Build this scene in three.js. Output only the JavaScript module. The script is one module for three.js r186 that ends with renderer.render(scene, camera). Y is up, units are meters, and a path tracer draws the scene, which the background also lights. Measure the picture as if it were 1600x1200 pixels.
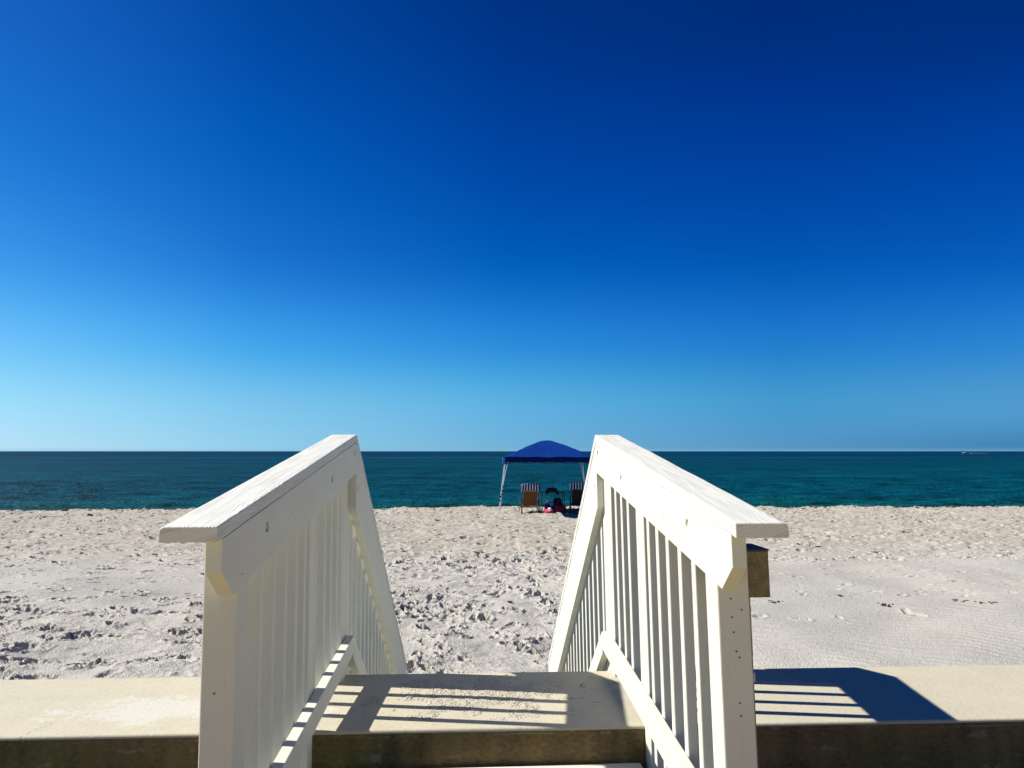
import * as THREE from 'three';
import { mergeGeometries } from 'three/addons/utils/BufferGeometryUtils.js';
import { Brush, Evaluator, SUBTRACTION } from 'three-bvh-csg';
import { RoundedBoxGeometry } from 'three/addons/geometries/RoundedBoxGeometry.js';

// ---------------------------------------------------------------- camera, sky, sun, exposure
const EYE = 2.2;
const scene = new THREE.Scene();
const camera = new THREE.PerspectiveCamera(60.98, 4 / 3, 0.05, 60000);
camera.rotation.order = 'YXZ';
camera.position.set(-0.0377, EYE, 0);
camera.rotation.set(Math.atan(105 / 1019), THREE.MathUtils.degToRad(-3.347), 0);

const EXPOSURE = 1.62, SUN = 5;
const SUN_EL = THREE.MathUtils.degToRad(41.8), SUN_AHEAD = THREE.MathUtils.degToRad(9);
const sunDir = new THREE.Vector3(-Math.cos(SUN_AHEAD) * Math.cos(SUN_EL), Math.sin(SUN_EL), -Math.sin(SUN_AHEAD) * Math.cos(SUN_EL));
const sun = new THREE.DirectionalLight(new THREE.Color().setRGB(1, 0.95, 0.87), SUN);
sun.castShadow = true;
sun.shadow.radius = 1;
sun.shadow.mapSize.set(4096, 4096);
Object.assign(sun.shadow.camera, { left: -40, right: 40, top: 40, bottom: -40, near: 1, far: 140 });
sun.target.position.set(0, 0, -12);
sun.position.copy(sunDir).multiplyScalar(60).add(sun.target.position);
scene.add(sun, sun.target);

const renderer = new THREE.WebGLRenderer({ antialias: true });
renderer.setSize(1024, 768);
renderer.toneMapping = THREE.LinearToneMapping;
renderer.toneMappingExposure = EXPOSURE;
renderer.shadowMap.enabled = true;

const lin = c => { c /= 255; return c <= 0.04045 ? c / 12.92 : Math.pow((c + 0.055) / 1.055, 2.4); };
const clamp = (x, a = 0, b = 1) => Math.min(b, Math.max(a, x));
const smooth = (a, b, x) => { const t = clamp((x - a) / (b - a)); return t * t * (3 - 2 * t); };
const mix = (a, b, t) => a + (b - a) * t;

// clear sky: brightness by height and by the angle round from the sun (the air is brighter towards it, deepest blue at right angles)
{
  const zen = [2, 40, 112];
  const columns = [   // [azimuth from the sun, [[elevation, r, g, b] ...]]
    [43, [[0, 192, 230, 247], [2.9, 168, 226, 254], [7.4, 117, 199, 252], [13.5, 62, 155, 236], [22, 30, 118, 212], [29.7, 24, 99, 194], [50, 14, 70, 160], [90, ...zen]]],
    [62, [[0, 150, 207, 234], [3.5, 129, 199, 238], [8.7, 68, 166, 235], [16, 27, 115, 207], [26, 3, 88, 182], [34.6, 2, 70, 158], [55, 2, 50, 128], [90, ...zen]]],
    [84, [[0, 116, 178, 214], [3.7, 96, 177, 224], [9.4, 43, 140, 218], [17.3, 0, 92, 184], [27.8, 0, 64, 154], [36.9, 0, 50, 130], [55, 0, 42, 116], [90, ...zen]]],
    [107, [[0, 88, 150, 194], [3.5, 72, 154, 206], [8.7, 34, 125, 205], [16, 2, 86, 178], [26, 0, 58, 148], [34.6, 0, 44, 120], [55, 0, 40, 112], [90, ...zen]]],
    [125, [[0, 58, 124, 170], [2.9, 82, 154, 206], [7.4, 46, 133, 210], [13.5, 8, 92, 186], [22, 0, 64, 156], [29.7, 0, 46, 122], [55, 0, 40, 112], [90, ...zen]]],
    [150, [[0, 76, 138, 182], [2.9, 84, 156, 206], [7.4, 48, 134, 210], [13.5, 10, 94, 186], [22, 1, 66, 158], [29.7, 0, 50, 128], [55, 0, 42, 114], [90, ...zen]]],
  ].map(([a, rows]) => [a, rows.map(([e, ...c]) => [e, ...c.map(lin)])]);
  const column = (rows, e) => {
    let i = 0; while (i < rows.length - 2 && rows[i + 1][0] < e) i++;
    const p0 = rows[Math.max(0, i - 1)], p1 = rows[i], p2 = rows[i + 1], p3 = rows[Math.min(rows.length - 1, i + 2)];
    const h = p2[0] - p1[0], t = clamp((e - p1[0]) / h), out = [];
    for (let k = 1; k < 4; k++) {
      const s = (p2[k] - p1[k]) / h, sa = i > 0 ? (p1[k] - p0[k]) / (p1[0] - p0[0]) : s, sb = p3 !== p2 ? (p3[k] - p2[k]) / (p3[0] - p2[0]) : s;
      const m1 = sa * s <= 0 ? 0 : 2 * sa * s / (sa + s), m2 = sb * s <= 0 ? 0 : 2 * sb * s / (sb + s);
      const t2 = t * t, t3 = t2 * t;
      out.push((2 * t3 - 3 * t2 + 1) * p1[k] + (t3 - 2 * t2 + t) * h * m1 + (-2 * t3 + 3 * t2) * p2[k] + (t3 - t2) * h * m2);
    }
    return out;
  };
  const W = 1024, H = 512, data = new Float32Array(W * H * 4), sunAz = Math.atan2(sunDir.z, sunDir.x);
  for (let j = 0; j < H; j++) {
    const e = ((j + 0.5) / H - 0.5) * 180, cols = columns.map(([a, rows]) => [a, column(rows, Math.max(0, e))]);
    for (let i = 0; i < W; i++) {
      const az = ((i + 0.5) / W - 0.5) * 2 * Math.PI;
      let A = Math.abs(az - sunAz) % (2 * Math.PI); if (A > Math.PI) A = 2 * Math.PI - A;
      A = clamp(A * 180 / Math.PI, 43, 150);
      let k = 0; while (k < cols.length - 2 && cols[k + 1][0] < A) k++;
      const t = clamp((A - cols[k][0]) / (cols[k + 1][0] - cols[k][0])), o = (j * W + i) * 4;
      for (let c = 0; c < 3; c++) data[o + c] = mix(cols[k][1][c], cols[k + 1][1][c], t) / EXPOSURE;
      data[o + 3] = 1;
    }
  }
  const sky = new THREE.DataTexture(data, W, H, THREE.RGBAFormat, THREE.FloatType);
  sky.mapping = THREE.EquirectangularReflectionMapping;
  sky.colorSpace = THREE.LinearSRGBColorSpace;
  sky.magFilter = sky.minFilter = THREE.LinearFilter;
  sky.wrapS = THREE.RepeatWrapping;
  sky.needsUpdate = true;
  scene.background = sky;
  scene.environment = sky;
}

// ---------------------------------------------------------------- helpers
function rng(seed) { let s = seed >>> 0; return () => { s = (s + 0x6D2B79F5) >>> 0; let t = s; t = Math.imul(t ^ (t >>> 15), t | 1); t ^= t + Math.imul(t ^ (t >>> 7), t | 61); return ((t ^ (t >>> 14)) >>> 0) / 4294967296; }; }
const perm = new Uint8Array(1024); { const r = rng(7), p = [...Array(256).keys()]; for (let i = 255; i > 0; i--) { const j = Math.floor(r() * (i + 1)); [p[i], p[j]] = [p[j], p[i]]; } for (let i = 0; i < 1024; i++) perm[i] = p[i & 255]; }
const GX = [], GY = []; for (let i = 0; i < 16; i++) { GX.push(Math.cos(i * Math.PI / 8)); GY.push(Math.sin(i * Math.PI / 8)); }
function noise(x, y, px = 256, py = px) {      // gradient noise about -1..1; repeats after px, py
  let X = Math.floor(x), Y = Math.floor(y); const fx = x - X, fy = y - Y;
  const w = (n, p) => ((n % p) + p) % p, x0 = w(X, px), x1 = w(X + 1, px), y0 = w(Y, py), y1 = w(Y + 1, py);
  const g = (i, j, a, b) => { const h = perm[perm[i & 255] + (j & 255)] & 15; return GX[h] * a + GY[h] * b; };
  const u = fx * fx * fx * (fx * (fx * 6 - 15) + 10), v = fy * fy * fy * (fy * (fy * 6 - 15) + 10);
  return 1.5 * mix(mix(g(x0, y0, fx, fy), g(x1, y0, fx - 1, fy), u), mix(g(x0, y1, fx, fy - 1), g(x1, y1, fx - 1, fy - 1), u), v);
}
const fbm = (x, y, o) => { let a = 0, w = 0.5; for (let i = 0; i < o; i++) { a += w * noise(x + i * 17.3, y + i * 9.1); x *= 2; y *= 2; w *= 0.5; } return a; };
const taken = {};
function numbered(n) { const k = taken[n] = (taken[n] ?? -1) + 1; return k ? `${n}_${String(k).padStart(3, '0')}` : n; }
function tag(o, label, category, group, kind) { Object.assign(o.userData, { label, category }); if (group) o.userData.group = group; if (kind) o.userData.kind = kind; return o; }
function mesh(name, geometry, material, parent = scene) {
  const m = new THREE.Mesh(geometry, material);
  m.name = parent === scene ? numbered(name) : name;
  m.castShadow = m.receiveShadow = true;
  parent.add(m); return m;
}
function thing(name, label, category, p = [0, 0, 0], turn = 0, group) {
  const g = new THREE.Group(); g.name = numbered(name); g.position.set(...p); g.rotation.y = turn; scene.add(g); tag(g, label, category, group); return g;
}
function structure(name, geometry, material, label) { const m = mesh(name, geometry, material); m.userData.kind = 'structure'; if (label) m.userData.label = label; return m; }
function texture(w, h, f, srgb, wrap = true) {   // f(u, v, i, j) -> grey or [r, g, b], 0..1
  const d = new Uint8Array(w * h * 4);
  for (let j = 0; j < h; j++) for (let i = 0; i < w; i++) {
    const c = f((i + 0.5) / w, (j + 0.5) / h, i, j), o = (j * w + i) * 4;
    if (typeof c === 'number') d[o] = d[o + 1] = d[o + 2] = clamp(c) * 255; else for (let k = 0; k < 3; k++) d[o + k] = clamp(c[k]) * 255;
    d[o + 3] = 255;
  }
  const t = new THREE.DataTexture(d, w, h);
  if (srgb) t.colorSpace = THREE.SRGBColorSpace;
  t.magFilter = THREE.LinearFilter; t.minFilter = THREE.LinearMipmapLinearFilter; t.generateMipmaps = true;
  if (wrap) t.wrapS = t.wrapT = THREE.RepeatWrapping;
  t.needsUpdate = true; return t;
}
const sOf = l => l <= 0.0031308 ? l * 12.92 : 1.055 * Math.pow(l, 1 / 2.4) - 0.055;   // linear to sRGB 0..1
const rep = (t, x, y) => { const c = t.clone(); c.repeat.set(x, y); c.needsUpdate = true; return c; };
const rgb = (r, g, b) => new THREE.Color().setRGB(r, g, b);
const std = (color, roughness, more = {}) => new THREE.MeshStandardMaterial({ color, roughness, ...more });

// uv in metres along an axis (grain direction) and across it
function grainUV(geo, axis, off = 0) {
  const g = geo.index ? geo.toNonIndexed() : geo, p = g.attributes.position, n = g.attributes.normal, uv = new Float32Array(p.count * 2);
  const P = new THREE.Vector3(), N = new THREE.Vector3(), B = new THREE.Vector3();
  for (let i = 0; i < p.count; i++) {
    P.fromBufferAttribute(p, i); N.fromBufferAttribute(n, i);
    B.crossVectors(N, axis);
    if (B.lengthSq() < 0.2) { uv[2 * i] = (P.x + P.y) * 0.4 + off; uv[2 * i + 1] = P.y - P.x * 0.3 + off; continue; }
    B.normalize();
    const ax = Math.abs(B.x), ay = Math.abs(B.y), az = Math.abs(B.z);   // keep the sign steady
    if ((ax >= ay && ax >= az ? B.x : ay >= az ? B.y : B.z) < 0) B.negate();
    uv[2 * i] = P.dot(axis) + off; uv[2 * i + 1] = P.dot(B) + off * 0.37;
  }
  g.setAttribute('uv', new THREE.BufferAttribute(uv, 2)); return g;
}

// ---------------------------------------------------------------- materials
const paintColour = texture(1024, 512, (u, v) => {   // 1.2 m along the grain by 0.3 m
  const streak = noise(u * 6, v * 60, 6, 60) * 0.5 + noise(u * 12, v * 128, 12, 128) * 0.5, cloud = noise(u * 5, v * 3, 5, 3), spot = noise(u * 40, v * 20, 40, 20), chip = noise(u * 60, v * 40, 60, 40);
  let k = 1 + 0.035 * streak + 0.03 * cloud, r = 0.6, g = 0.598, b = 0.5;
  const dirt = smooth(0.6, 1.0, spot + 0.35 * streak), flake = smooth(0.93, 1.05, chip + 0.3 * cloud);
  r = mix(r * k, 0.36, dirt * 0.3); g = mix(g * k, 0.35, dirt * 0.3); b = mix(b * k, 0.28, dirt * 0.3);
  const crack = smooth(0.8, 0.9, noise(u * 3 + 2, v * 46, 3, 46)) * smooth(0.1, 0.5, noise(u * 3, v * 7, 3, 7));
  return [r, g, b].map(c => sOf(mix(c, 0.2, Math.max(flake * 0.6, 0.55 * crack))));
}, true);
const paintBump = texture(1024, 512, (u, v) => {
  const bend = 0.03 * noise(u * 3, v * 4, 3, 4);
  const ring = Math.sin((v + bend) * 2 * Math.PI * 34 + 2 * noise(u * 2, v * 8, 2, 8));
  return 0.5 + 0.16 * noise(u * 4, v * 90, 4, 90) + 0.1 * noise(u * 10, v * 160, 10, 160) + 0.09 * ring + 0.1 * noise(u * 20, v * 20, 20, 20);
});
const cathedral = (u, v) => { const w = v + 0.07 * noise(u * 2.2, v * 3, 256, 3) + 0.028 * noise(u * 7, v * 5, 7, 5); return Math.sin(w * 2 * Math.PI * 46 + 5 * noise(u * 1.5, v * 4, 256, 4)); };
const grainLine = (u, v) => smooth(0.45, 0.95, cathedral(u, v)) * smooth(-0.25, 0.25, noise(u * 5, v * 16, 5, 16) + 0.3 * noise(u * 3, v * 5, 3, 5));
const oldBump = texture(1024, 512, (u, v) => 0.7 - 0.45 * grainLine(u, v) + 0.1 * noise(u * 6, v * 100, 6, 100) + 0.08 * noise(u * 24, v * 24, 24));
const oldColour = texture(1024, 512, (u, v) => { const k = 1 + 0.03 * noise(u * 6, v * 60, 6, 60) + 0.02 * noise(u * 5, v * 3, 5, 3), c = 0.3 * grainLine(u, v) * smooth(0.1, 0.6, noise(u * 4, v * 9, 4, 9) + 0.25), f = 0.6 * smooth(0.9, 1.02, noise(u * 50, v * 40, 50, 40) + 0.2 * noise(u * 4, v * 4, 4)); return [0.605, 0.604, 0.535].map((b, i) => sOf(mix(mix(b * k, [0.3, 0.3, 0.28][i], c * 0.8), 0.16, f))); }, true);
const wornColour = texture(1024, 512, (u, v) => { const k = 1 + 0.03 * noise(u * 6, v * 60, 6, 60), c = 0.9 * grainLine(u, v); return [0.605, 0.604, 0.535].map((b, i) => sOf(mix(b * k, [0.12, 0.12, 0.105][i], c))); }, true);
const paintMaps = { map: rep(paintColour, 1 / 1.2, 1 / 0.3), bumpMap: rep(paintBump, 1 / 1.2, 1 / 0.3) };
const M = {
  paint: std(0xffffff, 0.62, { ...paintMaps, bumpScale: 0.0003 }),
  worn: std(0xffffff, 0.7, { map: rep(wornColour, 1 / 1.2, 1 / 0.3), bumpMap: rep(oldBump, 1 / 1.2, 1 / 0.3), bumpScale: 0.003 }),
  weathered: std(0xffffff, 0.68, { map: rep(oldColour, 1 / 1.2, 1 / 0.3), bumpMap: rep(oldBump, 1 / 1.2, 1 / 0.3), bumpScale: 0.0028 }),
};

// ---------------------------------------------------------------- beach
const WAVE_Y = -0.85;
const prints = [];
{
  const r = rng(31);
  const add = (n, x0, x1, d0, d1, dep0, dep1, big = 1, keep = () => true, rag = 0.35, head = 0, spread = 2.6) => { for (let i = 0; i < n; i++) { const x = mix(x0, x1, r()), d = mix(d0, d1, r()); if (!keep(x, d)) { r(); r(); r(); continue; } const q = 0.55 + 0.75 * r() * r(); prints.push([x, d, head + (r() - 0.5) * spread, mix(0.11, 0.16, r()) * big * q, mix(0.05, 0.08, r()) * big * q, mix(dep0, dep1, r()) * (0.4 + 0.6 * q), rag]); } };
  add(560, -2.6, 3.4, 5.0, 15, 0.05, 0.12, 1.05, (x, d) => Math.abs(x - 0.3) < 0.9 + (d - 5) * 0.22, 0.5);
  add(430, -9.5, -1.2, 6.5, 10.8, 0.04, 0.095, 1.2, (x, d) => d > 6.6 + 0.12 * Math.max(0, -x - 3) && fbm(x * 0.8, d * 0.8, 2) > -0.15, 0.55, Math.PI / 2, 1.9);
  add(170, -4.2, 3.6, 8.5, 14, 0.04, 0.11, 1, undefined, 0.5);
  add(26, 1.6, 12, 8.2, 9.9, 0.02, 0.05, 1.15, undefined, 0.3);
  add(420, 2, 14, 9.8, 15.5, 0.015, 0.045, 0.85, undefined, 0.5, Math.PI / 2, 1.4);
  add(60, -13, -2.5, 10.2, 14, 0.02, 0.05, 1.05);
  add(340, -13, -2, 10, 15, 0.02, 0.05, 0.9, undefined, 0.5, Math.PI / 2, 1.3);
  add(26, -7, -1, 5.6, 7.0, 0.02, 0.05, 1.2);
  add(7500, -28, 31, 12, 27.5, 0.055, 0.115, 1.0, (x, d) => d > 13 + 3 * fbm(x * 0.15, 3, 2) || Math.abs(x) < 5, 0.45, Math.PI / 2, 1.5);
}
const crestD = x => 26.8 - 0.04 * Math.max(0, -x - 3) - 0.065 * Math.max(0, x - 4) + 0.6 * noise(x * 0.06, 4.2) + 0.25 * noise(x * 0.3, 9.9);
function churn(x, d) {        // how trampled the sand is
  const mid = smooth(2.2, 0.7, Math.abs(x - 0.3) / (1 + Math.max(0, d - 6) * 0.16)) * smooth(20, 12, d);
  const left = smooth(-1.2, -2.4, x) * smooth(6.4, 7.2, d - 0.1 * noise(x, 1)) * smooth(10.6, 9.6, d + 0.5 * noise(x * 0.5, 7)) * smooth(-10, -6.5, x + 1.3 * noise(d, 3.3));
  const far = smooth(11.5, 17, d + 2.2 * noise(x * 0.25, d * 0.25 + 2) + 1.2 * noise(x * 0.9, d * 0.9 + 12));
  return Math.max(mid, left, 0.8 * far);
}
function sandHeight(x, d, fine) {
  let y = 0.05 * noise(x * 0.35, d * 0.35) + 0.03 * noise(x * 0.9 + 5, d * 0.9);
  const c = churn(x, d);
  if (d < 34) {
    const lump = 0.05 * noise(x * 0.85, d * 1.5 + 33) + 0.034 * noise(x * 1.9 + 11, d * 2.8) + 0.012 * noise(x * 4.2, d * 5), rg2 = 1 - Math.abs(noise(x * 6.3 + 3, d * 6.3)), patch = 0.35 + 0.65 * smooth(-0.35, 0.35, noise(x * 1.1 + 60, d * 1.1));
    const wx = x + 0.06 * noise(x * 3, d * 3 + 50), wd = d + 0.06 * noise(x * 3 + 80, d * 3);
    if (fine) {
      const a = noise(wx * 4.4, wd * 9), b = noise(wx * 10 + 9, wd * 19), e = noise(wx * 30, wd * 44);
      y += c * (lump + patch * (0.012 * (rg2 * rg2 - 0.4) + 0.013 * a + 0.008 * b + 0.022 * smooth(0.2, 0.75, b + 0.4 * a) * smooth(-0.1, 0.5, noise(x * 1.6 + 8, d * 2.1)) + 0.005 * e + 0.012 * smooth(0.4, 0.8, e)));
      y += (1 - c) * 0.0012 * e + 0.25 * (1 - c) * patch * 0.006 * b * smooth(9, 12, d);
    } else y += c * (lump + 0.02 * noise(wx * 3.4, wd * 5.5) + 0.013 * noise(wx * 8, wd * 9) + 0.014 * smooth(0.3, 0.7, noise(wx * 4.5 + 40, wd * 6)) - 0.036 * smooth(0.25, 0.6, noise(wx * 4.6 + 90, wd * 5.4)));
    const w = (1 - c) * smooth(15.5, 13.5, d);                       // wind ripples
    if (w > 0.01) {
      const side = x > 0 ? 1 : -1, ph = (d * 1.0 + 0.42 * side * x + 0.25 * noise(x * 0.5, d * 0.5)) / (x > 0 ? 0.17 : 0.15) + 0.8 * noise(x * 1.3, d * 1.3);
      y += w * (0.0052 + 0.0035 * noise(x * 0.6, d * 0.6 + 9)) * Math.sin(ph * 2 * Math.PI);
      y += w * 0.016 * noise(x * 0.5 + 0.7 * d, d * 1.6 - 0.5 * side * x);
    }
  }
  y += 0.1 * smooth(6.8, 3.5, d) * smooth(0.9, 0.2, Math.abs(x));
  const cd = crestD(x);
  y += -0.05 * smooth(cd - 6, cd, d) - 0.22 * Math.max(0, d - cd) + (d > cd ? 0 : 0.008 * noise(x * 1.7, 44));
  return Math.max(y, -2.2);
}
const grains = texture(1024, 1024, (u, v, i, j) => {
  const h = (a, b) => { let t = Math.imul(a * 374761393 + b * 668265263, 1274126177); t = Math.imul(t ^ (t >>> 13), 1103515245); return ((t ^ (t >>> 16)) >>> 0) / 4294967296; };
  const n1 = h(i >> 1, j >> 1), n2 = noise(u * 128, v * 128, 128), n3 = noise(u * 36, v * 36, 36), n4 = noise(u * 7, v * 7, 7);
  let k = 0.83 + 0.16 * (n1 - 0.5) + 0.1 * n2 + 0.05 * n3 + 0.03 * n4;
  if (n1 > 0.985) k -= 0.35; if (n2 > 0.72) k -= 0.22;
  return [k, k, k].map(sOf);
}, true);
const grainBump = texture(1024, 1024, (u, v) => 0.5 + 0.22 * noise(u * 128, v * 128, 128) + 0.2 * noise(u * 48, v * 48, 48) + 0.16 * noise(u * 17, v * 17, 17));
const sandMat = std(0xffffff, 0.95, { vertexColors: true, map: rep(grains, 1 / 1.3, 1 / 1.3), bumpMap: rep(grainBump, 1 / 1.3, 1 / 1.3), bumpScale: 0.016 });
function sandGrid(x0, x1, d0, d1, sx, sd, fine) {
  const nx = Math.round((x1 - x0) / sx) + 1, nd = Math.round((d1 - d0) / sd) + 1, mx = nx + 2, md = nd + 2, h = new Float32Array(mx * md);
  sx = (x1 - x0) / (nx - 1); sd = (d1 - d0) / (nd - 1);
  const X = i => x0 + (i - 1) * sx, Dd = j => d0 + (j - 1) * sd;          // one row and column beyond each edge, for the slopes
  for (let j = 0; j < md; j++) for (let i = 0; i < mx; i++) h[j * mx + i] = sandHeight(X(i), Dd(j), fine);
  for (const [px, pd, ang, a, b, dep, rag] of prints) {
    const R = a * 1.9, ca = Math.cos(ang), sa = Math.sin(ang);
    const i0 = Math.max(0, Math.ceil((px - R - x0) / sx) + 1), i1 = Math.min(mx - 1, Math.floor((px + R - x0) / sx) + 1), j0 = Math.max(0, Math.ceil((pd - R - d0) / sd) + 1), j1 = Math.min(md - 1, Math.floor((pd + R - d0) / sd) + 1);
    for (let j = j0; j <= j1; j++) for (let i = i0; i <= i1; i++) {
      const x = X(i), d = Dd(j), dx = x - px, dd = d - pd, s = (dd * ca + dx * sa) / a, t = (dx * ca - dd * sa) / b;
      const rr = Math.sqrt(s * s + t * t) + rag * noise(x * 9, d * 9 + px) + 0.6 * rag * noise(x * 21, d * 21) + 0.35 * rag * noise(x * 44, d * 44);
      if (rr > 2) continue;
      h[j * mx + i] += dep * (-0.8 * (1 - 0.35 * s) * (1 - smooth(0.5, 1.05, rr)) + 0.3 * Math.exp(-((rr - 1.25) ** 2) / 0.07));
    }
  }
  const pos = new Float32Array(nx * nd * 3), nor = new Float32Array(nx * nd * 3), uv = new Float32Array(nx * nd * 2), col = new Float32Array(nx * nd * 3), idx = new Uint32Array((nx - 1) * (nd - 1) * 6);
  for (let j = 0; j < nd; j++) for (let i = 0; i < nx; i++) {
    const o = j * nx + i, m = (j + 1) * mx + i + 1, x = x0 + i * sx, d = d0 + j * sd;
    pos[3 * o] = x; pos[3 * o + 1] = h[m]; pos[3 * o + 2] = -d; uv[2 * o] = x; uv[2 * o + 1] = d;
    const hx = (h[m + 1] - h[m - 1]) / (2 * sx), hd = (h[m + mx] - h[m - mx]) / (2 * sd), l = Math.hypot(hx, 1, hd);
    nor[3 * o] = -hx / l; nor[3 * o + 1] = 1 / l; nor[3 * o + 2] = hd / l;
    // drier white sand near the wall, older shelly buff sand in patches further out, damp sand below the crest
    const shelly = smooth(9, 17, d + 4 * noise(x * 0.16, d * 0.2 + 40) + 1.5 * noise(x * 0.7, d * 0.7)), damp = smooth(0.5, 2.2, d - crestD(x));
    const pk = 1 + 0.05 * noise(x * 0.5, d * 0.5 + 70) + 0.04 * noise(x * 2, d * 2 + 7);
    for (let k = 0; k < 3; k++) col[3 * o + k] = pk * mix(mix([0.468, 0.45, 0.393][k], [0.44, 0.405, 0.332][k], shelly), [0.17, 0.14, 0.1][k], damp);
  }
  let q = 0;
  for (let j = 0; j < nd - 1; j++) for (let i = 0; i < nx - 1; i++) { const a = j * nx + i, b = a + 1, c = a + nx, e = c + 1; idx[q++] = a; idx[q++] = b; idx[q++] = c; idx[q++] = b; idx[q++] = e; idx[q++] = c; }
  const g = new THREE.BufferGeometry();
  g.setAttribute('position', new THREE.BufferAttribute(pos, 3)); g.setAttribute('normal', new THREE.BufferAttribute(nor, 3)); g.setAttribute('uv', new THREE.BufferAttribute(uv, 2)); g.setAttribute('color', new THREE.BufferAttribute(col, 3));
  g.setIndex(new THREE.BufferAttribute(idx, 1));
  return g;
}
{
  const parts = [sandGrid(-8, -1.6, 5.6, 11, 0.016, 0.016, true), sandGrid(-1.6, 2.6, 5.6, 11, 0.0125, 0.0125, true), sandGrid(-11.2, -8, 5.6, 11, 0.025, 0.025, true), sandGrid(2.6, 12.8, 5.6, 11, 0.02, 0.02, true),
    sandGrid(-11.2, 12.8, 3.3, 5.6, 0.04, 0.04, true), sandGrid(-11.2, 12.8, 11, 14, 0.03, 0.025, true), sandGrid(-27, 29, 14, 28, 0.04, 0.04, false), sandGrid(-27, 29, 28, 37, 0.3, 0.1, false),
    sandGrid(-27, -11.2, 3.3, 14, 0.12, 0.12, false), sandGrid(12.8, 29, 3.3, 14, 0.12, 0.12, false), sandGrid(-160, -27, 3.3, 37, 0.6, 0.4, false), sandGrid(29, 165, 3.3, 37, 0.6, 0.4, false)];
  structure('beach_sand', mergeGeometries(parts), sandMat, 'pale trampled sand beach between the concrete seawall and the water');
}

// ---------------------------------------------------------------- sea
{
  const rows = [], cols = [];
  for (let d = 26; d < 45000;) { rows.push(d); d += d < 260 ? Math.max(0.14, d * d / 6200) : d * (d < 3000 ? 0.06 : 0.3); }
  for (let i = -330; i <= 330; i++) { const t = i / 330; cols.push(Math.sign(t) * (90 * Math.abs(t) + 60000 * Math.pow(Math.abs(t), 14))); }
  const r = rng(77), waves = [];
  for (let i = 0; i < 34; i++) { const L = 0.7 * Math.pow(14, r() ** 1.3), a = (r() - 0.5) * 1.5 + 0.12; waves.push([2 * Math.PI / L, Math.sin(a), Math.cos(a), r() * 6.28, 0.012 * Math.pow(L, 0.8) * (0.6 + 0.8 * r()), L]); }
  const nx = cols.length, nd = rows.length, pos = new Float32Array(nx * nd * 3), uv = new Float32Array(nx * nd * 2), col = new Float32Array(nx * nd * 3), idx = new Uint32Array((nx - 1) * (nd - 1) * 6);
  for (let j = 0; j < nd; j++) {
    const d = rows[j], step = Math.max(0.3, j + 1 < nd ? rows[j + 1] - d : 1e4);
    for (let i = 0; i < nx; i++) {
      const x = cols[i], o = j * nx + i;
      let y = 0;
      if (d < 900) for (const [k, sx, sd, ph, amp, L] of waves) { const f = smooth(1.6, 3.5, L / step); if (f > 0) y += f * amp * Math.sin(k * (sx * x + sd * d + 0.4 * noise(x * 0.08, d * 0.08)) + ph); }
      y *= (0.75 + 0.5 * noise(x * 0.03, d * 0.05 + 20)) * smooth(27, 36, d);
      pos[3 * o] = x; pos[3 * o + 1] = WAVE_Y + y; pos[3 * o + 2] = -d; uv[2 * o] = x / 12; uv[2 * o + 1] = d / 12;
      // sandy shallows are green, the bottom falls away to blue; gusts, a slick and painted wave light and shade streak it
      const shallow = smooth(46, 32, d + 5 * noise(x * 0.05, d * 0.06)), deep = smooth(80, 420, d + 40 * noise(x * 0.008, d * 0.012 + 3));
      const streak = 1 + 0.3 * noise(x * 0.03, d * 0.16 + 8) + 0.5 * noise(x * 0.22, d * 0.55 + 2) * smooth(220, 70, d) + 0.55 * noise(x * 0.5, d * 1.4 + 30) * smooth(100, 45, d) + 0.4 * noise(x * 0.9, d * 2.4 + 3) * smooth(60, 42, d) + 0.15 * noise(x * 0.01, d * 0.03 + 5), slick = d > 285 && d < 350 ? smooth(285, 300, d) * smooth(350, 335, d) : 0;
      for (let k = 0; k < 3; k++) col[3 * o + k] = Math.max(0.25, streak) * mix(mix(mix([0.0004, 0.0385, 0.06][k], [0.0004, 0.0275, 0.058][k], deep), [0.0016, 0.05, 0.056][k], shallow), [0.004, 0.045, 0.085][k], slick * 0.8);
    }
  }
  let q = 0;
  for (let j = 0; j < nd - 1; j++) for (let i = 0; i < nx - 1; i++) { const a = j * nx + i, b = a + 1, c = a + nx, e = c + 1; idx[q++] = a; idx[q++] = b; idx[q++] = c; idx[q++] = b; idx[q++] = e; idx[q++] = c; }
  const g = new THREE.BufferGeometry();
  g.setAttribute('position', new THREE.BufferAttribute(pos, 3)); g.setAttribute('uv', new THREE.BufferAttribute(uv, 2)); g.setAttribute('color', new THREE.BufferAttribute(col, 3));
  g.setIndex(new THREE.BufferAttribute(idx, 1)); g.computeVertexNormals();
  const chop = texture(1024, 1024, (u, v) => 0.5 + 0.2 * noise(u * 10, v * 18, 10, 18) + 0.16 * noise(u * 24, v * 44, 24, 44) + 0.1 * noise(u * 60, v * 100, 60, 100));
  structure('sea_water', g, new THREE.MeshPhysicalMaterial({ color: 0xffffff, vertexColors: true, roughness: 0.6, ior: 1.33, specularIntensity: 0.12, bumpMap: chop, bumpScale: 0.3 }), 'calm blue green sea reaching to the horizon');
}

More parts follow.
